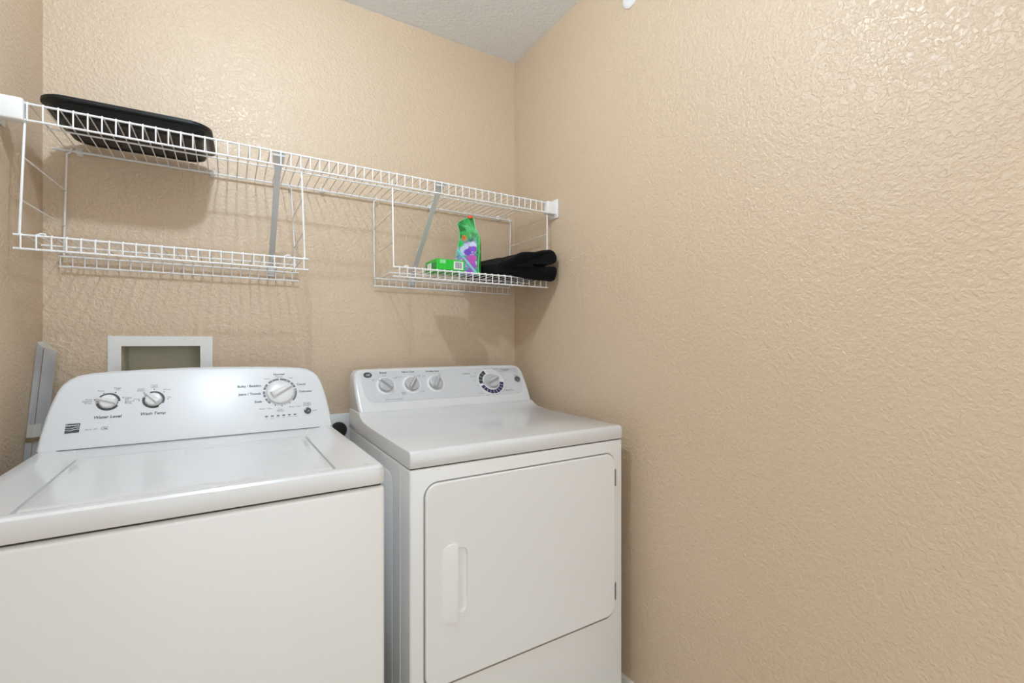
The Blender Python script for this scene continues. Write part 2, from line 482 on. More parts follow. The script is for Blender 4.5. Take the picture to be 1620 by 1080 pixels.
WF = Face((0.0, 0.537, 0.9205), 29)
half = [(0.3257, -0.0042), (0.3255, 0.0), (0.3225, 0.04), (0.318, 0.08), (0.3115, 0.12), (0.304, 0.150), (0.296, 0.168), (0.285, 0.181), (0.270, 0.1905), (0.250, 0.1960), (0.21, 0.1998), (0.14, 0.2035), (0.06, 0.2058)]
outline = [(s, u) for s, u in half] + [(0.0, 0.2062)] + [(-s, u) for s, u in half[::-1]]
console('console', WF, outline, 0.660, 'console_plastic', washer, 0.008)

bm = nb(); a_, b_ = WF.p(-0.3235, -0.0022, 0.0002), WF.p(0.3235, -0.0022, 0.0002)
tube(bm, [a_, b_], 0.0011, 6)
obj('console_seam', bm, 'ink_grey', washer)

def washer_knob(s, u, ang, R, rr):
    k = on_face('knob', lathe(nb(), [(R * 1.0, 0.0), (R * 1.0, 0.003), (R * .96, 0.006), (R * .86, 0.0085), (R * .5, 0.0100), (0, 0.0103)], 36), 'knob_white', WF, washer, s, u, 0.0003, math.radians(ang), label='white round dial with a raised pointer')
    obj('pointer', ridge(R * 1.35, R * 1.0, R * .52, 0.002, 0.0165), 'knob_white', k, angle=50)
    bm = nb(); arc(bm, R * 1.03, rr, ang + 24, ang + 164, 0.0); arc(bm, R * 1.03, R * 1.10, ang + 164, ang + 196, 0.0); arc(bm, R * 1.03, rr, ang + 196, ang + 336, 0.0)
    on_face('dial_ring', bm, 'ink_dark', WF, washer, s, u, 0.0005, 0.0, smooth=False, label='printed dark ring around the dial')
washer_knob(-0.2049, 0.116, 165, 0.0182, 0.0240)
washer_knob(-0.1133, 0.1153, 136, 0.0182, 0.0240)
# large dial
DS, DU = 0.1877, 0.1174
k = on_face('large_knob', lathe(nb(), [(0.0375, 0.0), (0.0375, 0.003), (0.0355, 0.0065), (0.032, 0.0085), (0.02, 0.0097), (0, 0.010)], 48), 'knob_white', WF, washer, DS, DU, 0.0003, math.radians(29), label='large white cycle dial with a raised pointer')
obj('pointer', ridge(0.035, 0.027, 0.0125, 0.006, 0.021), 'knob_white', k, angle=50)
for a0, a1 in ((205, 230), (173, 198), (141, 166), (93, 134), (49, 88), (20, 44), (-40, 13)):
    on_face('dial_segment', arc(nb(), 0.0398, 0.0458, a0, a1), 'ink_grey', WF, washer, DS, DU, 0.0005, 0, smooth=False)
for a in (217, 186, 154, 118, 62, 32, 6):
    on_face('dial_dot', disc(nb(), 0.0428 * math.cos(math.radians(a)), 0.0428 * math.sin(math.radians(a)), 0.0014), 'ink_light', WF, washer, DS, DU, 0.0008, 0, smooth=False)
bm = nb()
for a in range(238, 318, 6): arc(bm, 0.0405, 0.0425, a, a + 2.5, n=1)
for a in (248, 272, 302): arc(bm, 0.0405, 0.0458, a, a + 3, n=1)
on_face('dial_scale', bm, 'ink_grey', WF, washer, DS, DU, 0.0005, 0, smooth=False)
# printed dots of the small dials
for s, u in ((-.2154, .1401), (-.1921, .1407), (-.176, .1255), (-.2319, .1232), (-.1347, .1361), (-.1132, .1448), (-.0918, .1361), (-.0824, .1153), (-.1436, .1147)):
    on_face('position_dot', disc(nb(), 0, 0, 0.0014), 'ink_dark', WF, washer, s, u, 0.0005, smooth=False)
for kx in range(6):
    on_face('indicator_light', flat(nb(), rrect(0.0075, 0.0033, 0.0012, 3)), 'ink_dark', WF, washer, 0.1484 + (0.2232 - 0.1484) * kx / 5, 0.044, 0.0005, smooth=False)
k = on_face('start_button', lathe(nb(), [(0.0096, 0), (0.0096, 0.003), (0.0085, 0.0048), (0.006, 0.0052), (0.004, 0.0042), (0, 0.0040)], 28), 'button_dark', WF, washer, 0.2586, 0.0525, 0.0004, label='dark grey round push button')
W_ = lambda tx, s, u, size, **kw: letter(WF, washer, tx, s, u, size, **kw)
W_('Water Level', -0.2034, 0.0750, 0.0106, bold=0.00022, shear=0.18)
W_('Wash Temp', -0.113, 0.0764, 0.0106, bold=0.00022, shear=0.18)
W_('Auto', -0.221, 0.1468, 0.0066, material='ink_grey'); W_('Deep\nFill', -0.189, 0.1508, 0.0066, material='ink_grey')
W_('Deep\nFill\nSecond\nRinse', -0.1720, 0.1170, 0.0064, align='LEFT', material='ink_grey'); W_('Auto\nSecond\nRinse', -0.2365, 0.1200, 0.0064, align='RIGHT', material='ink_grey')
W_('Cool\nDarks', -0.1412, 0.1450, 0.0066, material='ink_grey'); W_('Cool\nLights', -0.1136, 0.1545, 0.0066, material='ink_grey'); W_('Warm', -0.0859, 0.1430, 0.0066, material='ink_grey')
W_('Hot', -0.0805, 0.1205, 0.0066, material='ink_grey'); W_('Cold', -0.1490, 0.1190, 0.0066, material='ink_grey')
W_('Normal', 0.1868, 0.1765, 0.0095, bold=0.0002); W_('Regular', 0.1868, 0.1686, 0.0066, material='ink_grey'); W_('Heavy', 0.1535, 0.1632, 0.0060, material='ink_grey'); W_('Light', 0.2185, 0.1635, 0.0060, material='ink_grey')
W_('Casual', 0.2465, 0.1409, 0.0095, bold=0.0001); W_('Delicates', 0.2570, 0.1163, 0.0095, bold=0.0001)
W_('Bulky / Bedding', 0.1080, 0.1414, 0.0098, bold=0.0002); W_('Jeans / Towels', 0.1085, 0.1164, 0.0098, bold=0.0002); W_('Soak', 0.1290, 0.0910, 0.0098, bold=0.0002)
W_('Drain + Spin', 0.1470, 0.0682, 0.0064, material='ink_grey'); W_('Clean\nWasher', 0.1856, 0.0605, 0.0064, material='ink_grey'); W_('Rinse + Spin', 0.2245, 0.0690, 0.0064, material='ink_grey')
W_('PUSH\nSTART', 0.2588, 0.0735, 0.0082, material='ink_grey'); W_('pause', 0.2790, 0.0530, 0.0060, material='ink_grey')
for kx, tx in enumerate(('fill', 'wash', 'rinse', 'spin', 'done', 'lid locked')):
    W_(tx, 0.1484 + (0.2232 - 0.1484) * kx / 5, 0.0380, 0.0042, material='ink_grey')
W_('Series 100', -0.2315, 0.0455, 0.0052, material='ink_grey')
# square brand plate with two light waves, and the small oval badge
pl = on_face('brand_plate', flat(nb(), [(-0.0135, -0.0122), (0.0128, -0.0112), (0.0135, 0.0122), (-0.0128, 0.0122)]), 'ink_dark', WF, washer, -0.2661, 0.0513, 0.0005, smooth=False)
def wave(y, amp, w):
    bm = nb(); prev = None
    for kx in range(15):
        x = -0.0133 + 0.0266 * kx / 14
        yy = y + amp * math.sin((x + 0.0133) / 0.0266 * PI * 2 - 0.5)
        hw = w * (0.35 + 0.65 * kx / 14)
        cur = (bm.verts.new((x, yy - hw, 0)), bm.verts.new((x, yy + hw, 0)))
        if prev: bm.faces.new((prev[0], cur[0], cur[1], prev[1]))
        prev = cur
    return bm
for y, a, w in ((0.0010, -0.0016, 0.0007), (-0.0040, -0.0016, 0.0009)):
    o = obj('plate_wave', wave(y, a, w), 'ink_light', pl, smooth=False, loc=(0, 0, 0.0003))
letter(WF, washer, 'Kenmore', -0.2661, 0.0590, 0.0064, material='ink_light', n=0.0008, bold=0.0001)
bm = nb(); arc(bm, 0.0066, 0.0076, 20, 330, n=24); bmesh.ops.scale(bm, vec=(1, 0.62, 1), verts=bm.verts)
on_face('badge_ring', bm, 'ink_grey', WF, washer, -0.2058, 0.0457, 0.0005, smooth=False)
letter(WF, washer, 'he', -0.2058, 0.0457, 0.0080, material='ink_grey', bold=0.0002, shear=0.2)
# small white clip on the right flank
bm = nb(); loft(bm, [[(HW + 0.0005, 0.10, 0.745), (HW + 0.0005, 0.112, 0.745), (HW + 0.0005, 0.112, 0.620), (HW + 0.0005, 0.10, 0.620)],
                     [(HW + 0.008, 0.10, 0.725), (HW + 0.008, 0.112, 0.725), (HW + 0.0015, 0.112, 0.622), (HW + 0.0015, 0.10, 0.622)]])
obj('side_clip', bm, 'white_plastic', washer, smooth=False)

# ------------------------------------------------------------------ dryer
dryer = thing('clothes_dryer', 'white front-loading clothes dryer in the right corner beside the washer', 'dryer', (0.707, 1.059, 0))
HD = 0.3425
bm = box(nb(), -HD, HD, 0.0, 0.64, 0.02, 0.8708, 0.006, 3)
obj('cabinet', bm, 'enamel_front', dryer)
bm = box(nb(), -HD + 0.004, HD - 0.004, 0.004, 0.635, 0.8700, 0.8740)
obj('seam', bm, 'gap_dark', dryer, smooth=False)
for fx in (-0.30, 0.30):
    for fy in (0.05, 0.58):
        obj('foot', lathe(nb(), [(0, 0), (0.02, 0), (0.02, 0.010), (0.012, 0.014), (0.012, 0.021), (0, 0.021)], 16), 'outlet_black', dryer, loc=(fx, fy, 0))
# embossed side panels
for sx in (-1, 1):
    bm = nb()
    R0 = rrect(0.505, 0.70, 0.035, 6, 0.3865, 0.482)
    R1 = rrect(0.499, 0.694, 0.033, 6, 0.3865, 0.482)
    xs = sx * HD
    loft(bm, [[(xs - sx * 0.001, y, z) for y, z in R0], [(xs + sx * 0.0013, y, z) for y, z in R1]])
    obj('side_panel', bm, 'enamel_front', dryer)
    bm = box(nb(), min(xs, xs + sx * 0.0015), max(xs, xs + sx * 0.0015), 0.070, 0.0725, 0.03, 0.866)
    obj('side_rib', bm, 'enamel_front', dryer, smooth=False)
# top: profile (y, z) swept across, rising to the console at the back
prof = [(0.0015, 0.8735), (-0.001, 0.877), (-0.001, 0.903), (0.0015, 0.9095), (0.006, 0.9128), (0.012, 0.9138), (0.20, 0.9143), (0.36, 0.9155), (0.42, 0.9175), (0.455, 0.921), (0.478, 0.9265), (0.492, 0.933), (0.5025, 0.9405), (0.64, 0.9405), (0.64, 0.8735)]
bm = nb()
def tp(x, ins): return [(x, y + (ins if y < 0.2 else 0), z - (ins if z > 0.9 else 0)) for y, z in prof]
loft(bm, [tp(-HD, 0.004), tp(-HD + 0.0015, 0.0012), tp(-HD + 0.005, 0), tp(HD - 0.005, 0), tp(HD - 0.0015, 0.0012), tp(HD, 0.004)])
obj('top_panel', bm, 'enamel_dimmed', dryer, angle=42)
# door with a rounded outline, a pocket and a pull
DX0, DX1, DZ0, DZ1 = 0.4016 - .707, 1.014 - .707, 0.338, 0.832
dcx, dcz, dw, dh = (DX0 + DX1) / 2, (DZ0 + DZ1) / 2, DX1 - DX0, DZ1 - DZ0
bm = nb(); loft(bm, [[(x, yy, z) for x, z in rrect(dw + 0.007, dh + 0.0115, 0.037, 8, dcx, dcz - 0.0022)] for yy in (-0.0006, 0.002)])  # dark plate behind the door, painted in for the gap's shadow
obj('door_gap_shade', bm, 'hinge_metal', dryer, smooth=False, label='dark plate standing in for the shadow in the gap around the door')
hx0, hx1, hz0, hz1 = 0.478 - .707, 0.5121 - .707, 0.5005, 0.664
hole = rrect(hx1 - hx0, hz1 - hz0, [0.018, 0.018, 0.002, 0.002], 6, (hx0 + hx1) / 2, (hz0 + hz1) / 2)
bm = holed(nb(), rrect(dw - 0.006, dh - 0.006, 0.030, 8, dcx, dcz), hole, lambda a, b, d: (a, d, b), -0.0070, -0.0010)
O1, O0, O2 = rrect(dw - 0.006, dh - 0.006, 0.030, 8, dcx, dcz), rrect(dw, dh, 0.033, 8, dcx, dcz), rrect(dw, dh, 0.033, 8, dcx, dcz)
loft(bm, [[(x, -0.0070, z) for x, z in O1], [(x, -0.0060, z) for x, z in rrect(dw - 0.002, dh - 0.002, 0.032, 8, dcx, dcz)], [(x, -0.0042, z) for x, z in O0], [(x, -0.0008, z) for x, z in O2]], cap0=False, cap1=False)
bmesh.ops.remove_doubles(bm, verts=bm.verts, dist=1e-6)
door = obj('door', bm, 'enamel_front', dryer, angle=30)
bm = nb()
def cup(ins, y): return [(x, y, z) for x, z in rrect(hx1 - hx0 - 2 * ins, hz1 - hz0 - 2 * ins, [0.018 - ins, 0.018 - ins, 0.002, 0.002], 6, (hx0 + hx1) / 2, (hz0 + hz1) / 2)]
loft(bm, [cup(-0.0002, -0.0068), cup(0.0008, -0.0040), cup(0.0030, -0.0022), cup(0.0070, -0.0016)], cap0=False)
obj('handle_pocket', bm, 'white_plastic', door)
bm = nb()
hzc, hh = (0.485 + 0.678) / 2, 0.678 - 0.485
xa, xb = 0.442 - .707, 0.4825 - .707
loops = []
for tt, dep in ((0.0, 0.0), (0.05, 0.0030), (0.2, 0.0065), (0.5, 0.0105), (0.85, 0.0120), (1.0, 0.0120)):
    pass
# pull: bowed plate, rounded on its left corners, proud at the right edge
cols = 10
def pull_out(fx):           # half height at this fraction of the width
    r = 0.026; w = xb - xa; x = fx * w
    return hh / 2 - (0 if x >= r else r - math.sqrt(max(0, r * r - (r - x) ** 2)))
rows = 8
grid = []
for i in range(cols + 1):
    fx = (i / cols) ** 1.5
    hhx = pull_out(fx)
    dep = 0.0080 * math.sin(min(1.0, fx * 1.05) * PI / 2)
    colv = []
    for j in range(rows + 1):
        fz = -1 + 2 * j / rows
        edge = 1 - max(0, (abs(fz) - 0.9) / 0.1) ** 2 * 0.35
        colv.append(bm.verts.new((xa + fx * (xb - xa), -0.0071 - dep * edge, hzc + fz * hhx)))
    grid.append(colv)
for i in range(cols):
    for j in range(rows): bm.faces.new((grid[i][j], grid[i + 1][j], grid[i + 1][j + 1], grid[i][j + 1]))
ext = bmesh.ops.extrude_edge_only(bm, edges=[e for e in bm.edges if e.is_boundary])
for v in [g for g in ext['geom'] if isinstance(g, bmesh.types.BMVert)]: v.co.y = -0.0064
bmesh.ops.remove_doubles(bm, verts=bm.verts, dist=1e-5)
obj('pull', bm, 'white_plastic', door, angle=50)
for z in (0.757, 0.408):
    bm = box(nb(), DX1 - 0.0040, DX1 + 0.0040, -0.0074, -0.0006, z - 0.026, z + 0.026, 0.0012)
    for dz in (-0.014, 0.0, 0.014):
        tube(bm, [(DX1 - 0.0005, -0.0078, z + dz - 0.005), (DX1 - 0.0005, -0.0078, z + dz + 0.005)], 0.0026, 8)
    obj('hinge', bm, 'hinge_metal', dryer)

DF = Face((0.0, 0.504, 0.9405), 33)
half = [(0.3395, 0.0), (0.3425, 0.03), (0.3440, 0.07), (0.3430, 0.11), (0.3405, 0.132), (0.3365, 0.146), (0.329, 0.1555), (0.318, 0.1605), (0.30, 0.1622), (0.2, 0.1634)]
outline = half + [(0.0, 0.1640)] + [(-s, u) for s, u in half[::-1]]
console('console', DF, outline, 0.638, 'enamel_dimmed', dryer, 0.011)
# inset control panel
def inset(e): return [(-0.3175 + e, 0.1475 - e), (-0.3185 + e, 0.10), (-0.314 + e, 0.065), (-0.3085 + e, 0.048), (-0.300 + e, 0.0385 + e), (-0.288, 0.0335 + e), (-0.26, 0.0318 + e), (0, 0.0310 + e),
        (0.26, 0.0300 + e), (0.288, 0.0315 + e), (0.302 - e, 0.0365 + e), (0.3115 - e, 0.046), (0.318 - e, 0.065), (0.3225 - e, 0.10), (0.3235 - e, 0.130), (0.3200 - e, 0.1445 - e), (0.312 - e, 0.1520 - e), (0.0, 0.1545 - e), (-0.308, 0.1535 - e)]
bm = nb(); loft(bm, [[(x, y, 0.0) for x, y in inset(0)], [(x, y, 0.0012) for x, y in inset(0.0015)]])
on_face('control_panel', bm, 'dryer_panel', DF, dryer, 0, 0, 0.0, smooth=True, label='light grey inset control panel')
PN = 0.0014
def dryer_knob(s, u, ang):
    on_face('knob_ring', lathe(nb(), [(0.0350, 0.0), (0.0345, 0.0008), (0.0265, 0.0010), (0, 0.0010)], 40), 'ring_white', DF, dryer, s, u, PN)
    k = on_face('knob', lathe(nb(), [(0.0255, 0.001), (0.0255, 0.010), (0.0245, 0.013), (0.022, 0.0145), (0, 0.0145)], 40), 'knob_grey', DF, dryer, s, u, PN, math.radians(ang), label='grey round knob with a grip bar')
    bm = nb()
    loft(bm, [[(x, y, 0.013) for x, y in rrect(0.050, 0.0125, 0.003, 3)], [(x, y, 0.024) for x, y in rrect(0.049, 0.0085, 0.003, 3)], [(x, y, 0.0258) for x, y in rrect(0.047, 0.0065, 0.0025, 3)]])
    obj('grip', bm, 'knob_grey', k, angle=45)
    on_face('pointer_mark', flat(nb(), [(0.0258, -0.0013), (0.0335, -0.0013), (0.0335, 0.0013), (0.0258, 0.0013)]), 'ink_grey', DF, dryer, s, u, PN + 0.0014, math.radians(ang), smooth=False)
dryer_knob(-0.238, 0.0945, 133); dryer_knob(-0.145, 0.0942, 57); dryer_knob(-0.0531, 0.0940, 60)
# timer
TS, TU = 0.1795, 0.0905
on_face('timer_disc', lathe(nb(), [(0.0565, 0.0), (0.0560, 0.0012), (0, 0.0012)], 56), 'ring_white', DF, dryer, TS, TU, PN)
def seg_arc(a0, a1, count, m):
    step = (a1 - a0) / count
    for kx in range(count):
        on_face('timer_segment', arc(nb(), 0.0370, 0.0535, a0 + kx * step + 0.9, a0 + (kx + 1) * step - 0.9), m, DF, dryer, TS, TU, PN + 0.0016, smooth=False)
seg_arc(112, 190, 4, 'ink_dark'); seg_arc(200, 355, 9, 'ink_navy'); seg_arc(8, 102, 1, 'ring_pale')
k = on_face('timer_knob', lathe(nb(), [(0.0325, 0.001), (0.0320, 0.004), (0.0295, 0.006), (0.0285, 0.0120), (0.0270, 0.0138), (0, 0.0142)], 44), 'knob_grey', DF, dryer, TS, TU, PN, math.radians(22), label='large grey timer knob with a wing grip')
MATS['timer_grey'] = mat('timer_grey', (0.50, 0.505, 0.52), rough=0.35)
k.data.materials[0] = MATS['timer_grey']
bm = nb(); loft(bm, [[(x, y, 0.013) for x, y in rrect(0.058, 0.022, 0.006, 4)], [(x, y, 0.0225) for x, y in rrect(0.056, 0.012, 0.004, 4)], [(x, y, 0.0255) for x, y in rrect(0.054, 0.007, 0.003, 4)]])
obj('grip', bm, 'timer_grey', k, angle=45)
on_face('timer_mark', disc(nb(), 0, 0, 0.0022), 'ink_dark', DF, dryer, TS - 0.0345, TU - 0.008, PN + 0.0017, smooth=False)
on_face('start_button', lathe(nb(), [(0.0125, 0), (0.0125, 0.0035), (0.0115, 0.005), (0.0075, 0.005), (0.0065, 0.0035), (0, 0.0032)], 28), 'button_grey', DF, dryer, 0.3025, 0.0950, PN, label='dark grey round start button')
bm = nb(); disc(bm, 0, 0, 0.0155, n=28); bmesh.ops.scale(bm, vec=(0.95, 0.72, 1), verts=bm.verts)
on_face('brand_badge', bm, 'ink_dark', DF, dryer, -0.2945, 0.1395, PN, smooth=False, label='dark oval badge')
D_ = lambda tx, s, u, size, **kw: letter(DF, dryer, tx, s, u, size, n=PN + 0.0004, **kw)
letter(DF, dryer, 'GE', -0.2945, 0.1395, 0.0120, material='ring_pale', n=PN + 0.0006, shear=0.3)
D_('Signal', -0.2403, 0.1462, 0.0115, bold=0.0002); D_('Fabric Care', -0.1494, 0.1462, 0.0098, bold=0.0002); D_('Wrinkle Care', -0.0560, 0.1455, 0.0092, bold=0.0002)
g = dict(material='ink_grey')
D_('Loud', -0.2380, 0.1335, 0.0070, **g); D_('Off', -0.2790, 0.1185, 0.0075, **g); D_('Soft', -0.2000, 0.1235, 0.0070, **g)
D_('Medium', -0.1855, 0.1265, 0.0062, **g); D_('High', -0.1110, 0.1290, 0.0070, **g); D_('Extra\nLow', -0.1790, 0.0615, 0.0075, **g); D_('Low', -0.1090, 0.0650, 0.0075, **g)
D_('Off', -0.0935, 0.1265, 0.0075, **g); D_('On', -0.0285, 0.1335, 0.0070, **g)
D_('HEAVY DUTY CAPACITY', -0.2171, 0.0400, 0.0058, **g)
D_('Cottons', 0.0816, 0.1300, 0.0092); D_('Permanent\nPress', 0.2600, 0.1395, 0.0088); D_('Timed Dry', 0.2480, 0.0480, 0.0092); D_('Start', 0.3000, 0.1135, 0.0070)
for a, tx, rr in ((158, 'More Dry', 0.077), (172, 'Dry', 0.070), (143, 'Damp', 0.073), (98, 'Off', 0.0625), (60, 'More Dry', 0.070), (38, 'Less Dry', 0.078), (196, 'Off', 0.066), (222, 'Dewrinkle', 0.079), (243, 'Fluff', 0.072),
                  (262, '60', 0.0625), (277, '50', 0.0620), (292, '40', 0.0625), (310, '30', 0.064), (332, '20', 0.066), (2, 'Off', 0.066)):
    a = math.radians(a); D_(tx, TS + rr * math.cos(a), TU + rr * math.sin(a) * 0.92, 0.0056, **g)

# ------------------------------------------------------------------ recessed supply box in the wall, dryer outlet
t = thing('supply_box', 'white framed recessed plumbing box in the wall behind the washer', 'wall box', (-0.174, YB, 1.06))
off = t.location
fo = [(-0.3045, 0.935), (-0.0440, 0.935), (-0.0440, 1.1915), (-0.3045, 1.1915)]
fi = [(-0.2735, 0.972), (-0.0770, 0.972), (-0.0770, 1.1610), (-0.2735, 1.1610)]
bm = holed(nb(), fo, fi, lambda a, b, d: (a, d, b), YB - 0.007, YB - 0.0003)
obj('frame', bm, 'white_plastic', t, off, smooth=False)
bm = nb()
def bl(ins, y): return [(-0.2735 + ins, y, 0.972 + ins), (-0.0770 - ins, y, 0.972 + ins), (-0.0770 - ins, y, 1.1610 - ins), (-0.2735 + ins, y, 1.1610 - ins)]
loft(bm, [bl(0, YB - 0.006), bl(0.002, YB + 0.02), bl(0.004, YB + 0.085)], cap0=False)
obj('recess', bm, 'recess_plastic_shaded', t, off, smooth=False, label='plastic recess with its shade put into the beige')
for xx, cm in ((-0.235, 'cap_red'), (-0.115, 'ink_navy')):
    bm = nb(); tube(bm, [(xx, YB + 0.05, 0.977), (xx, YB + 0.05, 1.02)], 0.011, 12); tube(bm, [(xx, YB + 0.05, 1.015), (xx, YB + 0.022, 1.015)], 0.007, 10)
    v = obj('valve', bm, 'hinge_metal', t, off)
    bm = nb(); tube(bm, [(xx, YB + 0.022, 1.015), (xx, YB + 0.012, 1.015)], 0.016, 14)
    obj('valve_handle', bm, cm, v, off)

t = thing('dryer_outlet', 'white outlet plate with a black round socket on the back wall between the machines', 'outlet', (0.346, YB, 0.85))
bm = box(nb(), 0.300, 0.391, YB - 0.010, YB - 0.0003, 0.785, 0.909, 0.004, 2)
obj('plate', bm, 'white_plastic', t, t.location)
Mo = Matrix.Translation((0.3443, YB - 0.010, 0.8498)) @ Matrix.Rotation(PI / 2, 4, 'X')
obj('socket', lathe(nb(), [(0, 0.0), (0.030, 0.0), (0.030, 0.006), (0.027, 0.010), (0, 0.010)], 32, Mo), 'outlet_black', t, t.location)

# ------------------------------------------------------------------ white folded metal strip leaning in the left corner
t = thing('metal_strip', 'narrow white folded metal strip leaning in the left corner behind the washer', 'metal strip', (-0.435, 1.50, 0))
off = t.location
def strip_pts(f):           # f = 0 at the floor, 1 at the top
    y = 1.342 + (1.7465 - 1.342) * f; z = 0.004 + (1.168 - 0.004) * f
    return y, z
def section(f, zo=(0, 0, 0)):
    y, z = strip_pts(f)
    A, Bp, Cc = (-0.4425, y, z + zo[0]), (-0.4285, y - 0.009, z + zo[1]), (-0.4085, y + 0.020, z + zo[2])
    return A, Bp, Cc
bm = nb()
secs = []
for f, zo in ((0.0, (0, 0, 0)), (0.25, (0, 0, 0)), (0.5, (0, 0, 0)), (0.75, (0, 0, 0)), (1.0, (0.004, -0.010, -0.022))):
    secs.append([bm.verts.new(p) for p in section(f, zo)])
for a, c in zip(secs, secs[1:]):
    for j in (0, 1): bm.faces.new((a[j], a[j + 1], c[j + 1], c[j]))
ret = bmesh.ops.solidify(bm, geom=bm.faces[:], thickness=0.0016)
obj('channel', bm, 'sheet_metal', t, off, smooth=False)
obj('crease', tube(nb(), [Vector(section(f)[1]) + Vector((0.001, -0.0006, -0.012 if f == 1 else 0)) for f in (0, 0.5, 1)], 0.0009, 6), 'tape_brown', t, off)
# folded-over end cap and tape
A, Bp, Cc = section(1.0, (0.0045, -0.009, -0.0215))
bm = nb()
loft(bm, [[A, (-0.4290, A[1] - 0.001, A[2] + 0.001), Cc, Bp], [(A[0], A[1] + 0.002, A[2] + 0.002), (-0.4285, A[1] + 0.002, A[2] + 0.004), (Cc[0], Cc[1] + 0.002, Cc[2] + 0.002), (Bp[0], Bp[1] + 0.002, Bp[2] + 0.002)]])
obj('end_fold', bm, 'sheet_inside', t, off, smooth=False)
for f0, f1, mm_ in ((0.795, 0.822, 'tape_clear'), (0.785, 0.7945, 'tape_brown')):
    bm = nb()
    s0, s1 = section(f0), section(f1)
    q0 = [Vector(p) + Vector((0.0005, -0.0022, 0)) for p in s0]; q1 = [Vector(p) + Vector((0.0005, -0.0022, 0)) for p in s1]
    q0[2] = q0[1].lerp(q0[2], 0.55); q1[2] = q1[1].lerp(q1[2], 0.55)
    va = [bm.verts.new(p) for p in q0]; vb = [bm.verts.new(p) for p in q1]
    for j in (0, 1): bm.faces.new((va[j], va[j + 1], vb[j + 1], vb[j]))
    obj('tape', bm, mm_, t, off, smooth=False)

# ------------------------------------------------------------------ wire shelf (wall to wall) with braces
ZS, ZL = 1.7215, 1.6835
YFR, YBK = 1.492, 1.785
shelf = thing('wire_shelf', 'long white wire shelf running wall to wall above the machines', 'shelf', (0.333, 1.64, ZL))
SO = Vector(shelf.location)
def rod(name, a, b, r, parent, O, m='wire_white', n=10):
    return obj(name, tube(nb(), [a, b], r, n), m, parent, O)
rod('front_rail', (-0.405, YFR, ZS), (1.070, YFR, ZS), 0.0027, shelf, SO)
rod('front_rail', (-0.405, YFR, ZL), (1.070, YFR, ZL), 0.0027, shelf, SO)
rod('middle_rail', (-0.395, 1.628, ZS - 0.0040), (1.085, 1.628, ZS - 0.0040), 0.0025, shelf, SO)
rod('back_rail', (-0.423, YBK, ZS - 0.0040), (1.085, YBK, ZS - 0.0040), 0.0032, shelf, SO)
WR_ = 0.0017
def wire_mesh(back_lip=None):
    pts = [(0, YFR - 0.0032, ZL - 0.003), (0, YFR - 0.0036, ZS - 0.002), (0, YFR - 0.0030, ZS + 0.0018), (0, YFR + 0.001, ZS + 0.0034), (0, YBK + 0.004, ZS + 0.0005)]
    bm = tube(nb(), pts, WR_, 6)
    bmesh.ops.translate(bm, verts=bm.verts, vec=-SO + Vector((SO.x, 0, 0)))
    me = mesh_of(bm, 'wire', True, 60); me.materials.append(MATS['wire_white']); return me
wm = wire_mesh()
x = -0.3942
while x < 1.062:
    share('wire', wm, shelf, (x - SO.x, 0, 0)); x += 0.02617
# wall clips along the back rail
def clip_bm():
    bm = box(nb(), -0.007, 0.007, 1.7925, 1.7998, ZS - 0.012, ZS + 0.010, 0.002)
    tube(bm, [(-0.006, YBK, ZS - 0.004), (0.006, YBK, ZS - 0.004)], 0.0062, 12)
    box(bm, -0.0045, 0.0045, 1.782, 1.795, ZS + 0.0015, ZS + 0.0065, 0.0015)
    bmesh.ops.translate(bm, verts=bm.verts, vec=-SO + Vector((SO.x, 0, 0))); return bm
cm = mesh_of(clip_bm(), 'wall_clip'); cm.materials.append(MATS['white_plastic'])
for x in (-0.366, -0.044, 0.289, 0.700, 1.024): share('wall_clip', cm, shelf, (x - SO.x, 0, 0))
# end brackets
bm = nb(); box(bm, XL + 0.0005, -0.3985, 1.478, 1.506, ZL - 0.006, ZS + 0.007, 0.0035, 3); box(bm, XL + 0.0003, XL + 0.005, 1.470, 1.530, ZL - 0.014, ZS + 0.014, 0.002)
obj('end_bracket', bm, 'white_plastic', shelf, SO)
bm = nb(); box(bm, 1.066, XR - 0.0005, 1.478, 1.506, ZL - 0.006, ZS + 0.004, 0.0035, 3); box(bm, XR - 0.0055, XR - 0.0003, 1.468, 1.530, ZL - 0.020, ZS + 0.016, 0.002)
obj('end_bracket', bm, 'white_plastic', shelf, SO)
# diagonal braces: flanged strip, hooked on the front rail, footed on the wall
def brace(xc):
    bm = nb()
    a, b = Vector((xc, YFR + 0.004, ZS - 0.004)), Vector((xc, 1.794, 1.428))
    d = (b - a).normalized(); nrm = Vector((1, 0, 0)).cross(d).normalized()
    L_ = (b - a).length
    loops = []
    for f, w, h in ((0.0, 0.0165, 0.002), (0.055, 0.0150, 0.002), (0.12, 0.0085, 0.0045), (0.25, 0.0085, 0.0045), (0.8, 0.0085, 0.0045), (1.0, 0.0085, 0.003)):
        c = a + d * (L_ * f)
        loops.append([c + Vector((-w, 0, 0)) - nrm * h, c + Vector((w, 0, 0)) - nrm * h, c + Vector((w, 0, 0)) + nrm * 0.001, c + Vector((-w, 0, 0)) + nrm * 0.001])
    loft(bm, loops)
    box(bm, xc - 0.011, xc + 0.011, 1.790, 1.7997, 1.398, 1.438, 0.002)
    o = obj('brace', bm, 'brace_grey', shelf, SO, smooth=False)
    obj('hook', box(nb(), xc - 0.0165, xc + 0.0165, YFR + 0.0029, YFR + 0.0045, ZS - 0.012, ZS + 0.004, 0.0006), 'brace_grey', o, SO)
brace(0.1245); brace(0.6245)

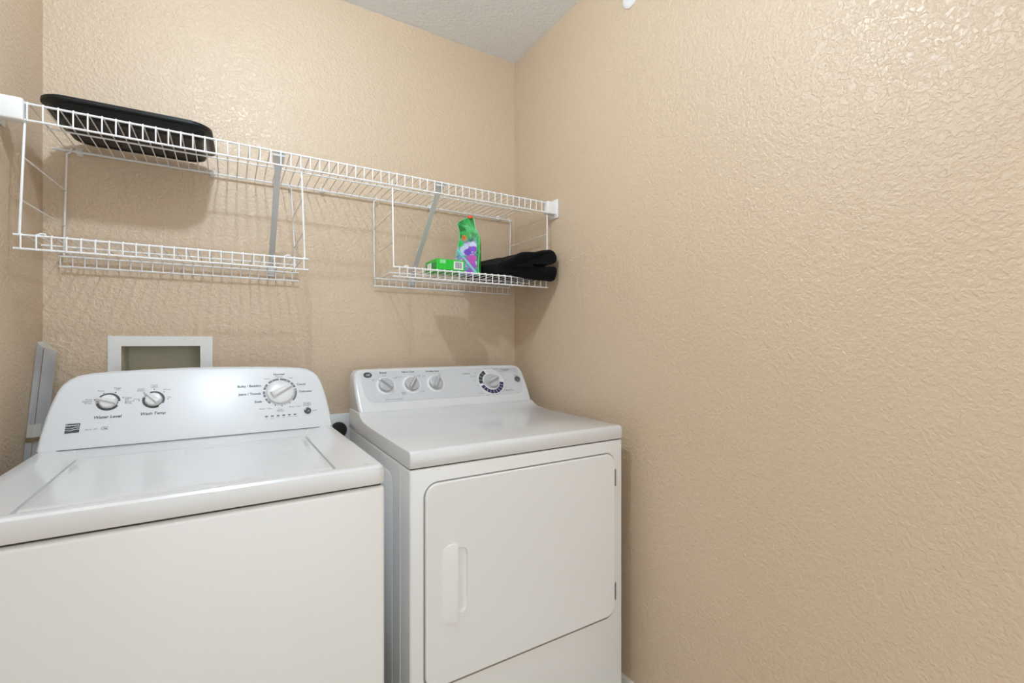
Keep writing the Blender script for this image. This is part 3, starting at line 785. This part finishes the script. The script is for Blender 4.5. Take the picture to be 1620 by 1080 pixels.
# ------------------------------------------------------------------ two wire shelves hung below
ZD, ZDL = 1.4190, 1.3875
def hung_shelf(label, xf0, xf1, xb0, xb1, hooks, wires, endgap):
    """xf*: front rail ends, xb*: back rail ends, hooks: x of (front-left, back-left, front-right, back-right) top hooks"""
    t = thing('hanging_shelf', label, 'shelf', ((xf0 + xf1) / 2, 1.64, ZDL), group='wire shelves hung below the long shelf')
    O = Vector(t.location)
    r = 0.0026
    for z in (ZD, ZDL): rod('front_rail', (xf0, YFR, z), (xf1, YFR, z), r, t, O)
    rod('middle_rail', (xf0 + 0.020, 1.600, ZD - 0.0038), (xf1 - 0.020, 1.600, ZD - 0.0038), 0.0022, t, O)
    for z in (ZD - 0.0038, ZDL - 0.001): rod('back_rail', (xb0, 1.780, z), (xb1, 1.780, z), r, t, O)
    pts = [(0, YFR - 0.0032, ZDL - 0.002), (0, YFR - 0.0036, ZD - 0.002), (0, YFR - 0.003, ZD + 0.0018), (0, YFR + 0.001, ZD + 0.0032), (0, 1.779, ZD + 0.0006), (0, 1.7832, ZD - 0.001), (0, 1.7838, ZDL - 0.003)]
    bm = tube(nb(), pts, WR_, 6); bmesh.ops.translate(bm, verts=bm.verts, vec=-O + Vector((O.x, 0, 0)))
    me = mesh_of(bm, 'wire', True, 60); me.materials.append(MATS['wire_white'])
    x0, x1 = wires
    n = int(round((x1 - x0) / 0.02617))
    for k in range(n + 1): share('wire', me, t, (x0 + (x1 - x0) * k / n - O.x, 0, 0))
    for side, (hf, hb, bf, bb) in enumerate(((hooks[0], hooks[1], xf0 + endgap, xb0 + endgap), (hooks[2], hooks[3], xf1 - endgap, xb1 - endgap))):
        s = 1 if side == 0 else -1
        up = obj('front_upright', tube(nb(), [(hf + s * 0.001, YFR + 0.004, ZL + 0.020), (hf, YFR + 0.0058, ZL + 0.012), (hf, YFR + 0.0056, ZL - 0.006), (hf, YFR + 0.002, ZL - 0.012), (bf, YFR + 0.001, ZD + 0.001)], 0.0025, 8), 'wire_white', t, O)
        obj('back_upright', tube(nb(), [(hb + s * 0.010, YBK - 0.0062, ZS + 0.002), (hb + s * 0.009, YBK - 0.0074, ZS - 0.004), (hb + s * 0.007, YBK - 0.0066, ZS - 0.011), (hb, 1.7790, ZS - 0.015), (bb, 1.7790, ZD)], 0.0025, 8), 'wire_white', t, O)
        for z in (1.598, 1.499):
            f = (ZL - 0.012 - z) / (ZL - 0.012 - ZD)
            xa_, xb_ = hf + (bf - hf) * f, hb + (bb - hb) * f
            obj('cross_bar', tube(nb(), [(xa_, YFR, z), (xb_, 1.782, z + 0.003)], 0.0018, 8), 'wire_white', up, O)
    for x in (xf0 + 0.048, xf1 - 0.055):
        obj('rail_clip', tube(nb(), [(x - 0.008, YFR + 0.004, ZD + 0.003), (x - 0.003, YFR + 0.003, ZD + 0.007), (x + 0.004, YFR + 0.002, ZD + 0.0065), (x + 0.006, YFR + 0.004, ZD - 0.001)], 0.0022, 8), 'wire_white', t, O)
    return t
hung_shelf('white wire shelf hung at the left below the long shelf, empty', -0.418, 0.203, -0.407, 0.211, (-0.3995, -0.3905, 0.1845, 0.1865), (-0.405, 0.190), 0.010)
hung_shelf('white wire shelf hung at the right, holding green packs and black fabric', 0.456, 1.076, 0.470, 1.076, (0.4560, 0.4715, 1.0745, 1.0775), (0.478, 1.066), 0.0035)

# ------------------------------------------------------------------ black tray on the long shelf
tz = ZS + 0.0034 + WR_
tray = nb()
def TL(ins, z): return [(x, y, z) for x, y in rrect(0.352 - 2 * ins, 0.262 - 2 * ins, 0.055 - ins * 0.6, 8)]
loft(tray, [TL(0.046, 0.0035), TL(0.040, 0.0030), TL(0.036, 0.0), TL(0.031, 0.0), TL(0.026, 0.0025), TL(0.0135, 0.0240), TL(0.0115, 0.0262), TL(0.003, 0.0275), TL(0.0, 0.0300), TL(0.0, 0.0375),
            TL(0.003, 0.0395), TL(0.010, 0.0385), TL(0.0145, 0.0330), TL(0.030, 0.0060), TL(0.034, 0.0050)])
o = obj('tray', tray, 'tray_black', angle=30)
o.location = (-0.212, 1.637, tz); o.rotation_euler = (0, 0, math.radians(-1.5))
o['label'] = 'black plastic tray with rounded corners lying on the long wire shelf'; o['category'] = 'tray'

# ------------------------------------------------------------------ things on the right hung shelf
zd = ZD + 0.0032 + WR_ + 0.0003
# green carton
t = thing('carton', 'small flat green carton with a barcode on the right hung shelf', 'box', (0.6155, 1.509, zd), math.radians(-1.0))
BW, BD, BH = 0.106, 0.112, 0.0395
obj('body', box(nb(), 0, BW, 0, BD, 0, BH, 0.0008, 1), 'carton_green', t, smooth=False)
obj('side_print', box(nb(), -0.0004, 0.0, 0.003, BD - 0.003, 0.002, BH - 0.012), 'carton_dark_green', t, smooth=False)
obj('side_label', box(nb(), -0.0008, -0.0003, 0.050, 0.092, 0.006, 0.030), 'carton_white', t, smooth=False)
obj('front_label', box(nb(), 0.012, 0.034, -0.0005, 0.0, 0.024, 0.0365), 'seam_green', t, smooth=False)
bc = obj('barcode_label', box(nb(), 0.064, 0.100, -0.0006, 0.0, 0.006, 0.034), 'carton_white', t, smooth=False)
bm = nb(); xx = 0.069
for w in (0.0014, 0.0007, 0.002, 0.0007, 0.0014, 0.0026, 0.0007, 0.0014, 0.0009, 0.002, 0.0012, 0.0007):
    if xx + w < 0.0955: box(bm, xx, xx + w, -0.0009, -0.0005, 0.010, 0.031)
    xx += w + 0.0009
obj('bars', bm, 'ink_grey', bc, smooth=False)
obj('seal_strip', box(nb(), 0.0015, BW - 0.0015, -0.0004, 0.0, 0.0005, 0.0035), 'carton_dark_green', t, smooth=False)

# standing pouch: local x along its front (left to right), y into the depth, z up
dvec = Vector((0.7295, -0.6839, 0))
ang = math.atan2(dvec.y, dvec.x)
t = thing('pouch', 'green stand-up pouch with purple flower print and a red cap beside the carton', 'pouch', (0.734, 1.6125, zd), ang)
rowsP = [(0.0, 0.001, 0.0885, 0.036), (0.008, 0.0, 0.0890, 0.038), (0.035, 0.0, 0.0900, 0.036), (0.060, 0.0005, 0.0912, 0.033), (0.083, 0.0030, 0.0925, 0.029), (0.104, 0.0080, 0.0935, 0.0235), (0.126, 0.0130, 0.0945, 0.018),
         (0.146, 0.0158, 0.0925, 0.013), (0.160, 0.0160, 0.0850, 0.009), (0.172, 0.0140, 0.0800, 0.0065), (0.186, 0.0100, 0.0762, 0.0045), (0.197, 0.0070, 0.0740, 0.003), (0.203, 0.0150, 0.0728, 0.002), (0.209, 0.0270, 0.0718, 0.0015), (0.216, 0.0460, 0.0690, 0.001)]
bm = nb(); loops = []
for h, l, r, dp in rowsP:
    L_ = []
    N = 12
    for k in range(N + 1):                                     # front, bulging towards the viewer
        f = k / N; b_ = math.sin(f * PI) ** 0.8
        wr = 0.0011 * math.sin(h * 210 + f * 9) * (1 - abs(2 * f - 1)) + 0.0014 * math.sin(f * 17 + h * 60) * min(1, dp / 0.02)
        L_.append((l + (r - l) * f, -0.006 * b_ * min(1, dp / 0.02) + wr, h))
    L_.append((r + dp * 0.10, dp * 0.40, h)); L_.append((r - dp * 0.02, dp, h))
    for k in range(1, 6): L_.append((r + (l - r) * k / 6, dp + 0.003 * math.sin(k / 6 * PI), h))
    L_.append((l + dp * 0.02, dp, h)); L_.append((l - dp * 0.04, dp * 0.45, h))
    loops.append(L_)
loft(bm, loops)
obj('body', bm, 'pouch_print', t, angle=60)
for side in (1, 2):
    pts = [(row[side], -0.0006, row[0]) for row in rowsP]
    if side == 1: pts = pts[0:]
    obj('seam', tube(nb(), pts, 0.0013, 6), 'seam_green', t)
obj('cap', lathe(nb(), [(0.0085, 0.0), (0.0085, 0.006), (0.0070, 0.0105), (0.0045, 0.0115), (0, 0.0115)], 18), 'cap_red', t, loc=(0.058, 0.0, 0.2125))

# black folded fleece: two lobes that open to the right
prof = [(0.0, 0.024), (0.004, 0.046), (0.045, 0.060), (0.085, 0.080), (0.125, 0.090), (0.180, 0.095), (0.235, 0.104), (0.268, 0.108), (0.292, 0.102), (0.301, 0.087), (0.296, 0.066), (0.278, 0.052),
        (0.255, 0.047), (0.215, 0.046), (0.165, 0.044), (0.140, 0.0385), (0.165, 0.033), (0.215, 0.0335), (0.258, 0.0365), (0.285, 0.0365), (0.2985, 0.026), (0.3005, 0.006), (0.291, -0.011), (0.270, -0.0165), (0.235, -0.0155), (0.200, -0.0145), (0.150, -0.0140), (0.100, -0.0090), (0.050, -0.0015), (0.012, 0.003)]
cp = catmull(prof, 4)
cx_, cz_ = 0.16, 0.048
bm = nb(); loops = []
NY = 22
for i in range(NY + 1):
    f = i / NY
    e = min(1.0, math.sqrt(max(0.0, 1 - (1 - min(f, 1 - f) / 0.10) ** 2))) if min(f, 1 - f) < 0.10 else 1.0
    sc_ = 0.80 + 0.20 * e
    L_ = []
    for p in cp:
        px = cx_ + (p.x - cx_) * (0.94 + 0.06 * e); pz = cz_ + (p.y - cz_) * sc_
        fx = min(1.0, max(0.0, px / 0.3005))
        sm = min(1.0, max(0.0, (fx - 0.04) / 0.26)); sm = sm * sm * (3 - 2 * sm)
        yf = 1.4985 - 0.046 * sm                                # the right half hangs out over the front rail
        y = yf + (1.730 - yf) * f
        left = 0.862 - 0.36 * max(0, y - 1.53)                  # the rear runs further left, behind the pouch
        X_ = left + (1.0965 - left) * (px / 0.3005)
        nz = noise.noise(Vector((X_ * 14, y * 14, pz * 20))) * 0.006 + noise.noise(Vector((X_ * 34, y * 34, pz * 34 + 5))) * 0.0012
        Z_ = pz + nz * 0.8
        zmin = 0.0004 if y > 1.4850 else -0.0185 * sm
        L_.append((min(X_ + nz * 0.3, 1.1085), y, zd + max(Z_, zmin)))
    loops.append(L_)
loft(bm, loops)
o = obj('folded_fleece', bm, 'fleece_black', smooth=True, angle=80)
o['label'] = 'black folded fleece at the right end of the hung shelf, against the wall'; o['category'] = 'fabric'

flush_texts()
